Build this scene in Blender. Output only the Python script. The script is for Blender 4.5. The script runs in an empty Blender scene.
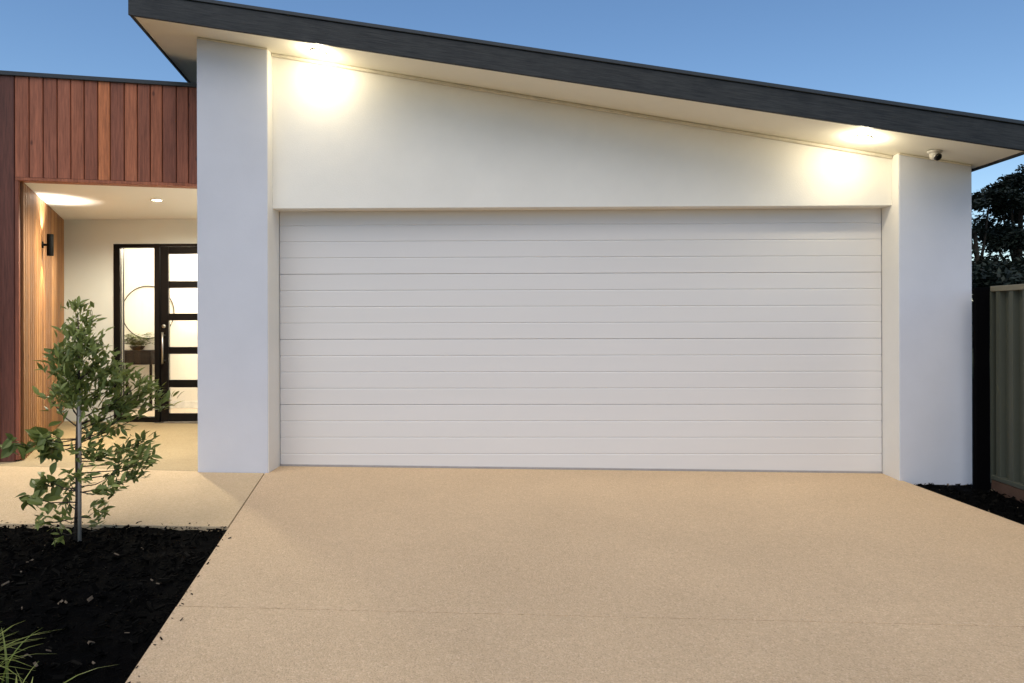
import bpy, bmesh, math, random
from mathutils import Vector, Matrix, noise
random.seed(11)
R = math.radians
scene = bpy.context.scene
col = scene.collection

# ------------------------------------------------------------------ camera
cam_d = bpy.data.cameras.new("camera")
cam = bpy.data.objects.new("camera", cam_d)
col.objects.link(cam)
cam_d.sensor_width = 36.0
cam_d.lens = 36.0 * 731.07 / 1024.0
cam_d.shift_x = -0.0004
cam_d.shift_y = -0.0212
cam_d.clip_start = 0.05
cam_d.clip_end = 2000.0
cam.location = (-0.481, -6.267, 1.345)
cam.rotation_euler = (R(90), 0, R(0.985))
cam.rotation_euler = (Matrix.Rotation(R(0.985), 3, 'Z') @ Matrix.Rotation(R(90), 3, 'X') @ Matrix.Rotation(-0.0026, 3, 'Z')).to_euler()
scene.camera = cam

# ------------------------------------------------------------------ world, sun, exposure
SUN_EL, SUN_AZ = R(56), R(196)         # azimuth clockwise from +Y: soft evening light from behind the camera
world = bpy.data.worlds.new("World")
scene.world = world
world.use_nodes = True
wn = world.node_tree
bg = wn.nodes["Background"]
sky = wn.nodes.new("ShaderNodeTexSky")
sky.sky_type = 'NISHITA'
sky.sun_disc = False
sky.sun_elevation = SUN_EL
sky.sun_rotation = SUN_AZ
sky.air_density = 1.0
sky.dust_density = 0.3
sky.ozone_density = 2.0
hsv = wn.nodes.new("ShaderNodeHueSaturation")
hsv.inputs["Saturation"].default_value = 1.13
wn.links.new(sky.outputs[0], hsv.inputs["Color"])
wn.links.new(hsv.outputs[0], bg.inputs[0])
bg.inputs[1].default_value = 0.105

sun_d = bpy.data.lights.new("sun", 'SUN')
sun = bpy.data.objects.new("sun", sun_d)
col.objects.link(sun)
sun_d.energy = 1.55
sun_d.angle = R(64)
sun_d.color = (1.0, 0.88, 0.70)
sdir = Vector((math.sin(SUN_AZ) * math.cos(SUN_EL), math.cos(SUN_AZ) * math.cos(SUN_EL), math.sin(SUN_EL)))
sun.rotation_euler = sdir.to_track_quat('Z', 'Y').to_euler()
sun.location = sdir * 50

scene.view_settings.view_transform = 'Standard'
scene.view_settings.look = 'None'
scene.view_settings.exposure = 0.5
scene.view_settings.gamma = 1.0
scene.render.engine = 'CYCLES'
scene.cycles.use_denoising = True
scene.cycles.max_bounces = 8
scene.cycles.sample_clamp_indirect = 6.0

# ------------------------------------------------------------------ helpers
def gz(x):
    """the paving falls very slightly from left to right"""
    return -0.0112 * max(-9.0, min(9.0, x))

class MB:
    def __init__(self):
        self.bm = bmesh.new()
    def verts(self, pts):
        return [self.bm.verts.new(p) for p in pts]
    def face(self, pts):
        return self.bm.faces.new(self.verts(pts))
    def box(self, x0, x1, y0, y1, z0, z1, bevel=0.0, seg=1):
        return self.hexa([(x0, y0, z0), (x1, y0, z0), (x1, y1, z0), (x0, y1, z0)],
                         [(x0, y0, z1), (x1, y0, z1), (x1, y1, z1), (x0, y1, z1)], bevel, seg)
    def hexa(self, lo, hi, bevel=0.0, seg=1):
        """closed prism between two loops of equal length"""
        b = bmesh.new()
        a = [b.verts.new(p) for p in lo]
        c = [b.verts.new(p) for p in hi]
        n = len(a)
        b.faces.new(a[::-1]); b.faces.new(c)
        for i in range(n):
            j = (i + 1) % n
            b.faces.new((a[i], a[j], c[j], c[i]))
        bmesh.ops.recalc_face_normals(b, faces=b.faces)
        if bevel:
            bmesh.ops.bevel(b, geom=list(b.edges), offset=bevel, segments=seg, affect='EDGES', profile=0.6)
        self.merge(b)
        return self
    def merge(self, b):
        m = bpy.data.meshes.new("tmp")
        b.to_mesh(m); b.free()
        self.bm.from_mesh(m)
        bpy.data.meshes.remove(m)
    def prism(self, poly, z0, z1, bevel=0.0):
        f0 = z0 if callable(z0) else (lambda x, y: z0)
        f1 = z1 if callable(z1) else (lambda x, y: z1)
        return self.hexa([(x, y, f0(x, y)) for x, y in poly], [(x, y, f1(x, y)) for x, y in poly], bevel)
    def tube(self, pts, radii, n=8, cap=True):
        pts = [Vector(p) for p in pts]
        if not isinstance(radii, (list, tuple)): radii = [radii] * len(pts)
        rings = []
        for i, p in enumerate(pts):
            t = (pts[min(i + 1, len(pts) - 1)] - pts[max(i - 1, 0)]).normalized()
            up = Vector((0, 0, 1)) if abs(t.z) < 0.9 else Vector((1, 0, 0))
            u = t.cross(up).normalized(); v = t.cross(u).normalized()
            rings.append([self.bm.verts.new(p + (u * math.cos(2 * math.pi * k / n) + v * math.sin(2 * math.pi * k / n)) * radii[i]) for k in range(n)])
        for a, b in zip(rings, rings[1:]):
            for k in range(n):
                self.bm.faces.new((a[k], a[(k + 1) % n], b[(k + 1) % n], b[k]))
        if cap:
            self.bm.faces.new(rings[0][::-1]); self.bm.faces.new(rings[-1])
        return self
    def lathe(self, prof, centre, axis=(0, 0, 1), n=24):
        ax = Vector(axis).normalized()
        u = ax.cross(Vector((1, 0, 0)) if abs(ax.x) < 0.9 else Vector((0, 1, 0))).normalized(); v = ax.cross(u)
        c = Vector(centre); rings = []
        for r, h in prof:
            if r < 1e-5:
                rings.append([self.bm.verts.new(c + ax * h)])
            else:
                rings.append([self.bm.verts.new(c + ax * h + (u * math.cos(2 * math.pi * k / n) + v * math.sin(2 * math.pi * k / n)) * r) for k in range(n)])
        for a, b in zip(rings, rings[1:]):
            for k in range(n):
                k2 = (k + 1) % n
                vs = [a[k % len(a)], a[k2 % len(a)], b[k2 % len(b)], b[k % len(b)]]
                u_ = []
                for x in vs:
                    if x not in u_: u_.append(x)
                if len(u_) > 2: self.bm.faces.new(u_)
        return self
    def leaf(self, p, d, nrm, L, W, fold=0.25, droop=0.15):
        d = d.normalized(); s = d.cross(nrm)
        if s.length < 1e-4: s = d.orthogonal()
        s.normalize(); n = s.cross(d).normalized()
        prof = [(0.0, 0.06), (0.14, 0.55), (0.32, 0.92), (0.5, 1.0), (0.68, 0.82), (0.86, 0.42), (1.0, 0.03)]
        rows = []
        for t, w in prof:
            c = p + d * (L * t) - n * (droop * L * t * t)
            o = s * (W * 0.5 * w)
            rows.append((self.bm.verts.new(c - o + n * (fold * W * 0.5 * w)), self.bm.verts.new(c), self.bm.verts.new(c + o + n * (fold * W * 0.5 * w))))
        for a, b in zip(rows, rows[1:]):
            self.bm.faces.new((a[0], a[1], b[1], b[0])); self.bm.faces.new((a[1], a[2], b[2], b[1]))
    def quadleaf(self, p, d, nrm, L, W):
        d = d.normalized(); s = d.cross(nrm)
        if s.length < 1e-4: s = d.orthogonal()
        s = s.normalized() * (W * 0.5)
        self.face([p, p + d * L * 0.45 - s, p + d * L, p + d * L * 0.5 + s])
    def build(self, name, mat, parent=None, smooth=False):
        me = bpy.data.meshes.new(name)
        self.bm.normal_update()
        self.bm.to_mesh(me); self.bm.free()
        if mat: me.materials.append(mat)
        if smooth:
            for p in me.polygons: p.use_smooth = True
        o = bpy.data.objects.new(name, me)
        col.objects.link(o)
        if parent:
            o.parent = parent
            chain = parent
            off = Matrix.Identity(4)
            while chain:
                off = Matrix.Translation(chain.location) @ off
                chain = chain.parent
            o.matrix_parent_inverse = Matrix.Identity(4)
            inv = off.inverted()
            me.transform(inv)
        return o

def thing(name, label, cat, loc=(0, 0, 0), group=None):
    o = bpy.data.objects.new(name, None)
    o.empty_display_size = 0.2
    col.objects.link(o); o.location = loc
    o["label"] = label; o["category"] = cat
    if group: o["group"] = group
    return o
def tag(o, label, cat, group=None, kind=None):
    if label: o["label"] = label
    if cat: o["category"] = cat
    if group: o["group"] = group
    if kind: o["kind"] = kind
    return o
def struct(o): o["kind"] = "structure"; return o

# ------------------------------------------------------------------ materials
def new_mat(name):
    m = bpy.data.materials.new(name); m.use_nodes = True
    nt = m.node_tree
    return m, nt, nt.nodes["Principled BSDF"]
def N(nt, t, **kw):
    n = nt.nodes.new(t)
    for k, v in kw.items():
        if k in n.inputs: n.inputs[k].default_value = v
        else: setattr(n, k, v)
    return n
def mix_ramp(nt, fac, stops):
    r = nt.nodes.new("ShaderNodeValToRGB")
    el = r.color_ramp.elements
    while len(el) < len(stops): el.new(0.5)
    for e, (p, c) in zip(el, stops):
        e.position = p; e.color = (*c, 1)
    nt.links.new(fac, r.inputs[0])
    return r.outputs[0]
def coords(nt, scale=(1, 1, 1)):
    tc = nt.nodes.new("ShaderNodeTexCoord"); mp = nt.nodes.new("ShaderNodeMapping")
    mp.inputs["Scale"].default_value = scale
    nt.links.new(tc.outputs["Object"], mp.inputs[0])
    return mp.outputs[0]
def noise_tex(nt, vec, scale, detail=4, rough=0.55):
    n = nt.nodes.new("ShaderNodeTexNoise")
    n.inputs["Scale"].default_value = scale; n.inputs["Detail"].default_value = detail; n.inputs["Roughness"].default_value = rough
    nt.links.new(vec, n.inputs["Vector"])
    return n.outputs["Fac"]
def bump(nt, h, strength, dist, bsdf, prev=None):
    b = nt.nodes.new("ShaderNodeBump")
    b.inputs["Strength"].default_value = strength; b.inputs["Distance"].default_value = dist
    nt.links.new(h, b.inputs["Height"])
    if prev: nt.links.new(prev, b.inputs["Normal"])
    nt.links.new(b.outputs[0], bsdf.inputs["Normal"])
    return b.outputs[0]
def sh(c, k): return tuple(x * k for x in c)

def paint(name, c, rough=0.7, var=0.04, bscale=90, bstr=0.25, bdist=0.002, blot=1.3, stretch=(1, 1, 1)):
    m, nt, b = new_mat(name)
    v = coords(nt, stretch)
    f = noise_tex(nt, v, blot, 6, 0.6)
    nt.links.new(mix_ramp(nt, f, [(0.3, sh(c, 1 - var)), (0.7, sh(c, 1 + var * 0.6))]), b.inputs["Base Color"])
    b.inputs["Roughness"].default_value = rough
    b.inputs["Specular IOR Level"].default_value = 0.3
    if bstr: bump(nt, noise_tex(nt, v, bscale, 5, 0.65), bstr, bdist, b)
    return m
def plain(name, c, rough=0.5, metal=0.0, spec=0.5):
    m, nt, b = new_mat(name)
    f = noise_tex(nt, coords(nt), 14, 4)
    nt.links.new(mix_ramp(nt, f, [(0.35, sh(c, 0.92)), (0.65, sh(c, 1.06))]), b.inputs["Base Color"])
    b.inputs["Roughness"].default_value = rough; b.inputs["Metallic"].default_value = metal
    b.inputs["Specular IOR Level"].default_value = spec
    return m
def emit(name, c, s):
    m, nt, b = new_mat(name)
    b.inputs["Base Color"].default_value = (*c, 1)
    b.inputs["Emission Color"].default_value = (*c, 1); b.inputs["Emission Strength"].default_value = s
    return m

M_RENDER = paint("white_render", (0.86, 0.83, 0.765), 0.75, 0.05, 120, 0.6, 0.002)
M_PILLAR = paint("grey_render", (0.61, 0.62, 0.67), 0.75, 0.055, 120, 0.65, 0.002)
M_SOFFIT = paint("soffit_board", (0.87, 0.83, 0.70), 0.7, 0.02, 60, 0.08, 0.001)
M_PORCHWALL = paint("porch_render", (0.76, 0.79, 0.75), 0.75, 0.03, 120, 0.35, 0.002)
M_CEIL = paint("porch_ceiling", (0.85, 0.83, 0.75), 0.7, 0.02, 60, 0.06, 0.001)
M_DOOR = paint("garage_door_steel", (0.73, 0.705, 0.685), 0.5, 0.03, 170, 0.3, 0.0012, 2.0, (0.12, 1, 1))
M_CHAR = paint("charcoal_metal", (0.028, 0.033, 0.037), 0.5, 0.22, 30, 0.12, 0.002, 5, (0.25, 1, 9))
def fascia_mat():
    m, nt, b = new_mat("fascia_metal")
    tc = nt.nodes.new("ShaderNodeTexCoord"); sp = nt.nodes.new("ShaderNodeSeparateXYZ"); nt.links.new(tc.outputs["Object"], sp.inputs[0])
    ma = N(nt, "ShaderNodeMath", operation='MULTIPLY_ADD'); ma.inputs[1].default_value = 0.1733
    nt.links.new(sp.outputs[0], ma.inputs[0]); nt.links.new(sp.outputs[2], ma.inputs[2])
    cb = nt.nodes.new("ShaderNodeCombineXYZ")
    mx = N(nt, "ShaderNodeMath", operation='MULTIPLY'); mx.inputs[1].default_value = 0.05; nt.links.new(sp.outputs[0], mx.inputs[0])
    nt.links.new(mx.outputs[0], cb.inputs[0]); nt.links.new(sp.outputs[1], cb.inputs[1]); nt.links.new(ma.outputs[0], cb.inputs[2])
    f = noise_tex(nt, cb.outputs[0], 95, 4, 0.6)
    f2 = noise_tex(nt, coords(nt), 5, 5, 0.6)
    ad = N(nt, "ShaderNodeMath", operation='MULTIPLY_ADD'); ad.inputs[1].default_value = 0.5
    nt.links.new(f2, ad.inputs[0]); nt.links.new(f, ad.inputs[2])
    nt.links.new(mix_ramp(nt, ad.outputs[0], [(0.55, (0.011, 0.013, 0.015)), (0.95, (0.036, 0.038, 0.038))]), b.inputs["Base Color"])
    b.inputs["Roughness"].default_value = 0.55; b.inputs["Specular IOR Level"].default_value = 0.3
    bump(nt, f, 0.5, 0.004, b)
    return m
M_FASCIA = fascia_mat()
M_CAP = paint("charcoal_capping", (0.036, 0.044, 0.052), 0.42, 0.12, 30, 0.05, 0.001, 5, (0.3, 1, 1))
M_BLACK = plain("black_aluminium", (0.004, 0.004, 0.0045), 0.4, 0, 0.25)
M_STEEL = plain("brushed_steel", (0.55, 0.54, 0.52), 0.3, 1.0)
M_BLACKLAMP = plain("black_lamp", (0.003, 0.003, 0.003), 0.65, 0, 0.08)
M_DARKWOOD = plain("black_table", (0.004, 0.003, 0.003), 0.6, 0, 0.2)
M_WHITEPL = plain("white_plastic", (0.72, 0.70, 0.66), 0.4)
M_CAMPL = plain("camera_housing", (0.55, 0.52, 0.46), 0.45)
M_DOME = plain("camera_dome", (0.012, 0.010, 0.010), 0.12)
M_HALL = paint("hall_paint", (0.80, 0.76, 0.69), 0.7, 0.02, 60, 0.05, 0.001)
M_HALLFLOOR = plain("hall_floor", (0.55, 0.46, 0.36), 0.35)
M_LENS = emit("downlight_lens", (1.0, 0.86, 0.60), 60)
M_SCONCE = emit("sconce_lens", (1.0, 0.86, 0.62), 25)
M_RUBBER = plain("rubber_seal", (0.05, 0.05, 0.05), 0.8)
M_SEAL = plain("grey_seal", (0.33, 0.31, 0.30), 0.8)
M_BEAD = plain("eave_beading", (0.66, 0.61, 0.49), 0.6)

def wood(name, ca, cb, cc, grain=1.0):
    m, nt, b = new_mat(name)
    at = nt.nodes.new("ShaderNodeAttribute"); at.attribute_name = "tint"
    base = mix_ramp(nt, at.outputs["Fac"], [(0.0, ca), (0.5, cb), (1.0, cc)])
    v = coords(nt, (1, 1, 0.06))
    # offset grain per board
    add = N(nt, "ShaderNodeVectorMath", operation='ADD')
    cmb = nt.nodes.new("ShaderNodeCombineXYZ")
    mul = N(nt, "ShaderNodeMath", operation='MULTIPLY'); mul.inputs[1].default_value = 37.0
    nt.links.new(at.outputs["Fac"], mul.inputs[0]); nt.links.new(mul.outputs[0], cmb.inputs[2])
    nt.links.new(v, add.inputs[0]); nt.links.new(cmb.outputs[0], add.inputs[1])
    g = noise_tex(nt, add.outputs[0], 70 * grain, 6, 0.7)
    g2 = noise_tex(nt, add.outputs[0], 9 * grain, 3, 0.5)
    rr = mix_ramp(nt, g, [(0.28, (0.52, 0.48, 0.45)), (0.72, (1.28, 1.26, 1.24))])
    r2 = mix_ramp(nt, g2, [(0.3, (0.78, 0.74, 0.72)), (0.7, (1.16, 1.18, 1.2))])
    m1 = N(nt, "ShaderNodeMix", data_type='RGBA', blend_type='MULTIPLY'); m1.inputs[0].default_value = 1
    nt.links.new(base, m1.inputs[6]); nt.links.new(rr, m1.inputs[7])
    m2 = N(nt, "ShaderNodeMix", data_type='RGBA', blend_type='MULTIPLY'); m2.inputs[0].default_value = 1
    nt.links.new(m1.outputs[2], m2.inputs[6]); nt.links.new(r2, m2.inputs[7])
    # small knots
    vk = nt.nodes.new("ShaderNodeTexVoronoi"); vk.inputs["Scale"].default_value = 5.5
    v2 = coords(nt, (1, 1, 0.45)); nt.links.new(v2, vk.inputs["Vector"])
    kn = mix_ramp(nt, vk.outputs["Distance"], [(0.03, (0.35, 0.3, 0.28)), (0.085, (1, 1, 1))])
    m3 = N(nt, "ShaderNodeMix", data_type='RGBA', blend_type='MULTIPLY'); m3.inputs[0].default_value = 0.8
    nt.links.new(m2.outputs[2], m3.inputs[6]); nt.links.new(kn, m3.inputs[7]); m3.inputs[0].default_value = 1.0
    nt.links.new(m3.outputs[2], b.inputs["Base Color"])
    b.inputs["Roughness"].default_value = 0.55
    b.inputs["Specular IOR Level"].default_value = 0.35
    bump(nt, g, 0.25, 0.002, b)
    return m
M_WOOD = wood("red_timber", (0.10, 0.034, 0.025), (0.36, 0.122, 0.064), (0.60, 0.205, 0.075))
M_WOODWALL = wood("golden_timber", (0.17, 0.073, 0.026), (0.31, 0.145, 0.050), (0.44, 0.225, 0.078))

def aggregate(name, cols, scale=105, bstr=0.5, blot=0.10):
    m, nt, b = new_mat(name)
    v = coords(nt)
    vo = nt.nodes.new("ShaderNodeTexVoronoi"); vo.inputs["Scale"].default_value = scale
    nt.links.new(v, vo.inputs["Vector"])
    sep = nt.nodes.new("ShaderNodeSeparateColor"); nt.links.new(vo.outputs["Color"], sep.inputs[0])
    base = mix_ramp(nt, sep.outputs[0], [(0.0, cols[0]), (0.25, cols[1]), (0.78, cols[2]), (1.0, cols[3])])
    big = noise_tex(nt, v, 0.9, 5, 0.6)
    mid = noise_tex(nt, v, 34, 5, 0.7)
    rb = mix_ramp(nt, big, [(0.3, (1 - blot, 1 - blot, 1 - blot)), (0.7, (1 + blot * 0.6,) * 3)])
    rm = mix_ramp(nt, mid, [(0.32, (0.93, 0.925, 0.915)), (0.68, (1.05, 1.05, 1.05))])
    m1 = N(nt, "ShaderNodeMix", data_type='RGBA', blend_type='MULTIPLY'); m1.inputs[0].default_value = 1
    nt.links.new(base, m1.inputs[6]); nt.links.new(rb, m1.inputs[7])
    m2 = N(nt, "ShaderNodeMix", data_type='RGBA', blend_type='MULTIPLY'); m2.inputs[0].default_value = 1
    nt.links.new(m1.outputs[2], m2.inputs[6]); nt.links.new(rm, m2.inputs[7])
    nt.links.new(m2.outputs[2], b.inputs["Base Color"])
    b.inputs["Roughness"].default_value = 0.85; b.inputs["Specular IOR Level"].default_value = 0.2
    inv = N(nt, "ShaderNodeMath", operation='SUBTRACT'); inv.inputs[0].default_value = 1.0
    nt.links.new(vo.outputs["Distance"], inv.inputs[1])
    n1 = bump(nt, inv.outputs[0], bstr, 0.004, b)
    bump(nt, mid, 0.25, 0.006, b, n1)
    return m
M_DRIVE = aggregate("driveway_aggregate", [(0.51, 0.365, 0.225), (0.61, 0.442, 0.272), (0.64, 0.468, 0.292), (0.73, 0.555, 0.365)], 165, 0.7, 0.07)
M_PATH = aggregate("path_aggregate", [(0.50, 0.37, 0.215), (0.56, 0.42, 0.255), (0.59, 0.445, 0.275), (0.64, 0.50, 0.33)], 130)
M_PORCH = aggregate("porch_aggregate", [(0.34, 0.255, 0.145), (0.39, 0.30, 0.175), (0.41, 0.32, 0.19), (0.46, 0.37, 0.235)], 160, 0.3)
M_JOINT = plain("joint_base", (0.10, 0.075, 0.05), 0.9)  # dark base seen through the paving joints

def soil(name, c0, c1, scale=40):
    m, nt, b = new_mat(name)
    v = coords(nt)
    f = noise_tex(nt, v, scale, 8, 0.75)
    nt.links.new(mix_ramp(nt, f, [(0.35, c0), (0.72, c1)]), b.inputs["Base Color"])
    b.inputs["Roughness"].default_value = 0.95; b.inputs["Specular IOR Level"].default_value = 0.03
    bump(nt, f, 0.8, 0.02, b)
    return m
M_MULCH = soil("black_mulch", (0.001, 0.001, 0.001), (0.003, 0.003, 0.003), 45)
M_GROUND = soil("ground_soil", (0.03, 0.035, 0.018), (0.07, 0.075, 0.04), 6)
def chipmat():
    m, nt, b = new_mat("bark_chip")
    at = nt.nodes.new("ShaderNodeAttribute"); at.attribute_name = "tint"
    nt.links.new(mix_ramp(nt, at.outputs["Fac"], [(0.0, (0.001, 0.001, 0.001)), (0.80, (0.0035, 0.0033, 0.003)), (0.97, (0.012, 0.011, 0.009)), (1.0, (0.14, 0.11, 0.08))]), b.inputs["Base Color"])
    b.inputs["Roughness"].default_value = 0.9; b.inputs["Specular IOR Level"].default_value = 0.03
    return m
M_CHIP = chipmat()

def leafmat(name, dark, light, trans=0.25, rough=0.45):
    m, nt, b = new_mat(name)
    at = nt.nodes.new("ShaderNodeAttribute"); at.attribute_name = "tint"
    c = mix_ramp(nt, at.outputs["Fac"], [(0.0, dark), (0.75, tuple((a + d) / 2 for a, d in zip(dark, light))), (1.0, light)])
    nt.links.new(c, b.inputs["Base Color"])
    b.inputs["Roughness"].default_value = rough; b.inputs["Specular IOR Level"].default_value = 0.35
    t = nt.nodes.new("ShaderNodeBsdfTranslucent"); nt.links.new(c, t.inputs[0])
    mx = nt.nodes.new("ShaderNodeMixShader"); mx.inputs[0].default_value = trans
    out = nt.nodes["Material Output"]
    nt.links.new(b.outputs[0], mx.inputs[1]); nt.links.new(t.outputs[0], mx.inputs[2]); nt.links.new(mx.outputs[0], out.inputs[0])
    return m
M_LEAF = leafmat("shrub_leaf", (0.105, 0.138, 0.030), (0.38, 0.42, 0.115))
M_GRASS = leafmat("grass_blade", (0.10, 0.15, 0.022), (0.40, 0.43, 0.12))
M_FERN = leafmat("fern_leaf", (0.03, 0.06, 0.012), (0.12, 0.17, 0.03))
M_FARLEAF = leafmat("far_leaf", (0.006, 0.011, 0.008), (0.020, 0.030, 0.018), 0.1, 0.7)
M_BARK = soil("grey_bark", (0.05, 0.04, 0.033), (0.12, 0.10, 0.085), 60)
M_DBARK = soil("dark_bark", (0.02, 0.017, 0.014), (0.05, 0.042, 0.034), 20)
M_STAKE = plain("grey_stake", (0.36, 0.315, 0.27), 0.6)
M_FENCE = paint("olive_steel", (0.068, 0.074, 0.056), 0.55, 0.06, 60, 0.05, 0.001)
M_RAIL = paint("olive_rail", (0.17, 0.155, 0.11), 0.5, 0.05, 60, 0.05, 0.001)
M_SLEEPER = paint("red_sleeper", (0.10, 0.055, 0.036), 0.85, 0.2, 40, 0.6, 0.004, 9)
M_BLACKPOST = plain("black_post", (0.002, 0.002, 0.0025), 0.9, 0, 0.03)

def glass():
    m, nt, b = new_mat("clear_glass")
    nt.nodes.remove(b)
    out = nt.nodes["Material Output"]
    t = nt.nodes.new("ShaderNodeBsdfTransparent"); t.inputs[0].default_value = (0.96, 0.97, 0.96, 1)
    g = nt.nodes.new("ShaderNodeBsdfGlossy"); g.inputs["Roughness"].default_value = 0.02
    fr = nt.nodes.new("ShaderNodeFresnel"); fr.inputs[0].default_value = 1.45
    mx = nt.nodes.new("ShaderNodeMixShader")
    nt.links.new(fr.outputs[0], mx.inputs[0]); nt.links.new(t.outputs[0], mx.inputs[1]); nt.links.new(g.outputs[0], mx.inputs[2])
    nt.links.new(mx.outputs[0], out.inputs[0])
    return m
M_GLASS = glass()

def set_tint(o, fn):
    """one random value per loose piece, stored per face"""
    me = o.data
    a = me.attributes.new("tint", 'FLOAT', 'FACE')
    for i in range(len(me.polygons)): a.data[i].value = fn(i)

# ------------------------------------------------------------------ ground, driveway, paths
def xl(y): return -2.7255 - 0.2153 * y      # left edge of the driveway
def xr(y): return 2.727 - 0.0855 * y        # right edge of the driveway

g = MB()
S = 400
g.face([(-S, -S, -0.2), (S, -S, -0.2), (S, S, -0.2), (-S, S, -0.2)])
struct(g.build("ground", M_GROUND))

d = MB()
gap = 0.004
top = lambda x, y: gz(x)
bot = lambda x, y: gz(x) - 0.15
def ysaw(x): return -2.905 - 0.021 * (x + 2.2)
d.prism([(xl(ysaw(-2.1)), ysaw(-2.1) + gap), (xr(-3), ysaw(2.98) + gap), (xr(0), 0.0), (2.70, 0.0), (2.70, 0.33), (-2.70, 0.33), (-2.70, 0.0), (xl(0), 0.0)], bot, top, 0.002)
d.prism([(xl(-10), -10), (xr(-10), -10), (xr(-3), ysaw(2.98) - gap), (xl(ysaw(-2.1)), ysaw(-2.1) - gap)], bot, top, 0.002)
drive = struct(d.build("driveway", M_DRIVE))
j = MB()
j.prism([(-9, -1.55), (xl(-1.55), -1.55), (xl(0), -0.05), (-3.2, -0.05), (-3.2, 0.25), (-9, 0.3)], lambda x, y: gz(x) - 0.19, lambda x, y: gz(x) - 0.02)
j.prism([(xl(-9.9) + .02, -9.9), (xr(-9.9) - .02, -9.9), (xr(0) - .03, -0.05), (xl(0) + .03, -0.05)], lambda x, y: gz(x) - 0.21, lambda x, y: gz(x) - 0.02)
struct(j.build("paving_base", M_JOINT))

p = MB()
e = 0.007
p.prism([(-9, -1.62), (xl(-1.62) - e, -1.62), (xl(0) - e, -0.004), (-3.317, -0.004), (-3.317, 0.034), (-4.78, 0.137), (-9, 0.30)], bot, top, 0.003)
struct(p.build("path", M_PATH))
p = MB()
p.prism([(-3.317, 0.040), (-3.317, 2.93), (-9, 2.93), (-9, 0.306), (-4.78, 0.143)], bot, top, 0.002)
struct(p.build("porch_floor", M_PORCH))

def mulch_sheet(name, inside, x0, x1, y0, y1, step, zoff):
    b = MB(); bm = b.bm
    nx = int((x1 - x0) / step); ny = int((y1 - y0) / step); grid = {}
    for i in range(nx + 1):
        for k in range(ny + 1):
            fx = i / nx; y = y0 + (y1 - y0) * k / ny
            xa, xb = inside(y)
            x = xa + (xb - xa) * fx
            n = noise.noise(Vector((x * 9, y * 9, 1.3))) * 0.016 + noise.noise(Vector((x * 30, y * 30, 4))) * 0.010
            grid[i, k] = bm.verts.new((x, y, gz(x) + zoff + n))
    for i in range(nx):
        for k in range(ny):
            bm.faces.new((grid[i, k], grid[i + 1, k], grid[i + 1, k + 1], grid[i, k + 1]))
    return struct(b.build(name, M_MULCH, smooth=True))
mulch_sheet("garden_bed", lambda y: (-8.0, xl(y) - 0.002), -8, -1.5, -9.0, -1.622, 0.04, -0.022)
mulch_sheet("side_garden_bed", lambda y: (xr(y) + 0.002, 3.335), 2.8, 3.3, -5.0, -0.002, 0.03, -0.03)
mulch_sheet("side_passage_soil", lambda y: (3.318, 14.0), 3.3, 14, -0.001, 12.0, 0.25, -0.04)

def chips(name, spots, label_seed):
    rnd = random.Random(label_seed)
    b = MB(); bm = b.bm; tints = []
    for (x, y, z, s) in spots:
        L = rnd.uniform(0.5, 1.3) * s; W = L * rnd.uniform(0.25, 0.5); T = L * rnd.uniform(0.08, 0.2)
        rot = Matrix.Rotation(rnd.uniform(0, 6.28), 3, 'Z') @ Matrix.Rotation(rnd.gauss(0, 0.5), 3, 'X') @ Matrix.Rotation(rnd.gauss(0, 0.45), 3, 'Y')
        vs = []
        for dx, dy, dz in ((-1, -1, -1), (1, -1, -1), (1, 1, -1), (-1, 1, -1), (-1, -1, 1), (1, -1, 1), (1, 1, 1), (-1, 1, 1)):
            q = rot @ Vector((dx * L / 2 * rnd.uniform(0.75, 1), dy * W / 2 * rnd.uniform(0.6, 1), dz * T / 2))
            vs.append(bm.verts.new((x + q.x, y + q.y, z + q.z)))
        for f in ((3, 2, 1, 0), (4, 5, 6, 7), (0, 1, 5, 4), (1, 2, 6, 5), (2, 3, 7, 6), (3, 0, 4, 7)):
            bm.faces.new([vs[i] for i in f])
        t = rnd.random() ** 1.4
        t = t * 0.95 if rnd.random() > 0.022 else 1.0
        tints += [t] * 6
    o = b.build(name, M_CHIP)
    set_tint(o, lambda i: tints[i])
    return tag(o, None, None, kind="stuff")
sp = []
rnd = random.Random(3)
while len(sp) < 6500:
    y = rnd.uniform(-4.2, -1.61); x = rnd.uniform(-5.6, xl(y))
    if y > -1.66 or x > xl(y) - 0.03:
        s = 0.02
    else: s = rnd.choice([0.022, 0.03, 0.045])
    sp.append((x, y, gz(x) - 0.012 + rnd.uniform(0, 0.012), s))
for k in range(46):
    y = -1.615 + abs(rnd.gauss(0, 0.035)); x = rnd.uniform(-5.0, xl(y) - 0.02)
    sp.append((x, y, gz(x) + 0.004, rnd.choice([0.010, 0.015, 0.022])))
for k in range(40):
    y = rnd.uniform(-3.9, -1.7); x = xl(y) + abs(rnd.gauss(0, 0.025))
    sp.append((x, y, gz(x) + 0.004, rnd.choice([0.008, 0.012, 0.018])))
tag(chips("bark_mulch", sp, 5), "black bark mulch chips covering the bed left of the driveway", "mulch")
sp = []
while len(sp) < 900:
    y = rnd.uniform(-2.2, -0.045); x = rnd.uniform(xr(y), 3.33)
    sp.append((x, y, gz(x) - 0.02 + rnd.uniform(0, 0.012), rnd.choice([0.02, 0.03, 0.04])))
tag(chips("bark_mulch", sp, 6), "dark bark mulch chips filling the wedge by the fence", "mulch")

# ------------------------------------------------------------------ house
house = thing("house", "modern white rendered house with double garage, sloping charcoal roof and red timber entry", "house", (0, 0, 0))
def soff(x): return 3.2198 - 0.1733 * x
LINTEL = 2.329

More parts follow.
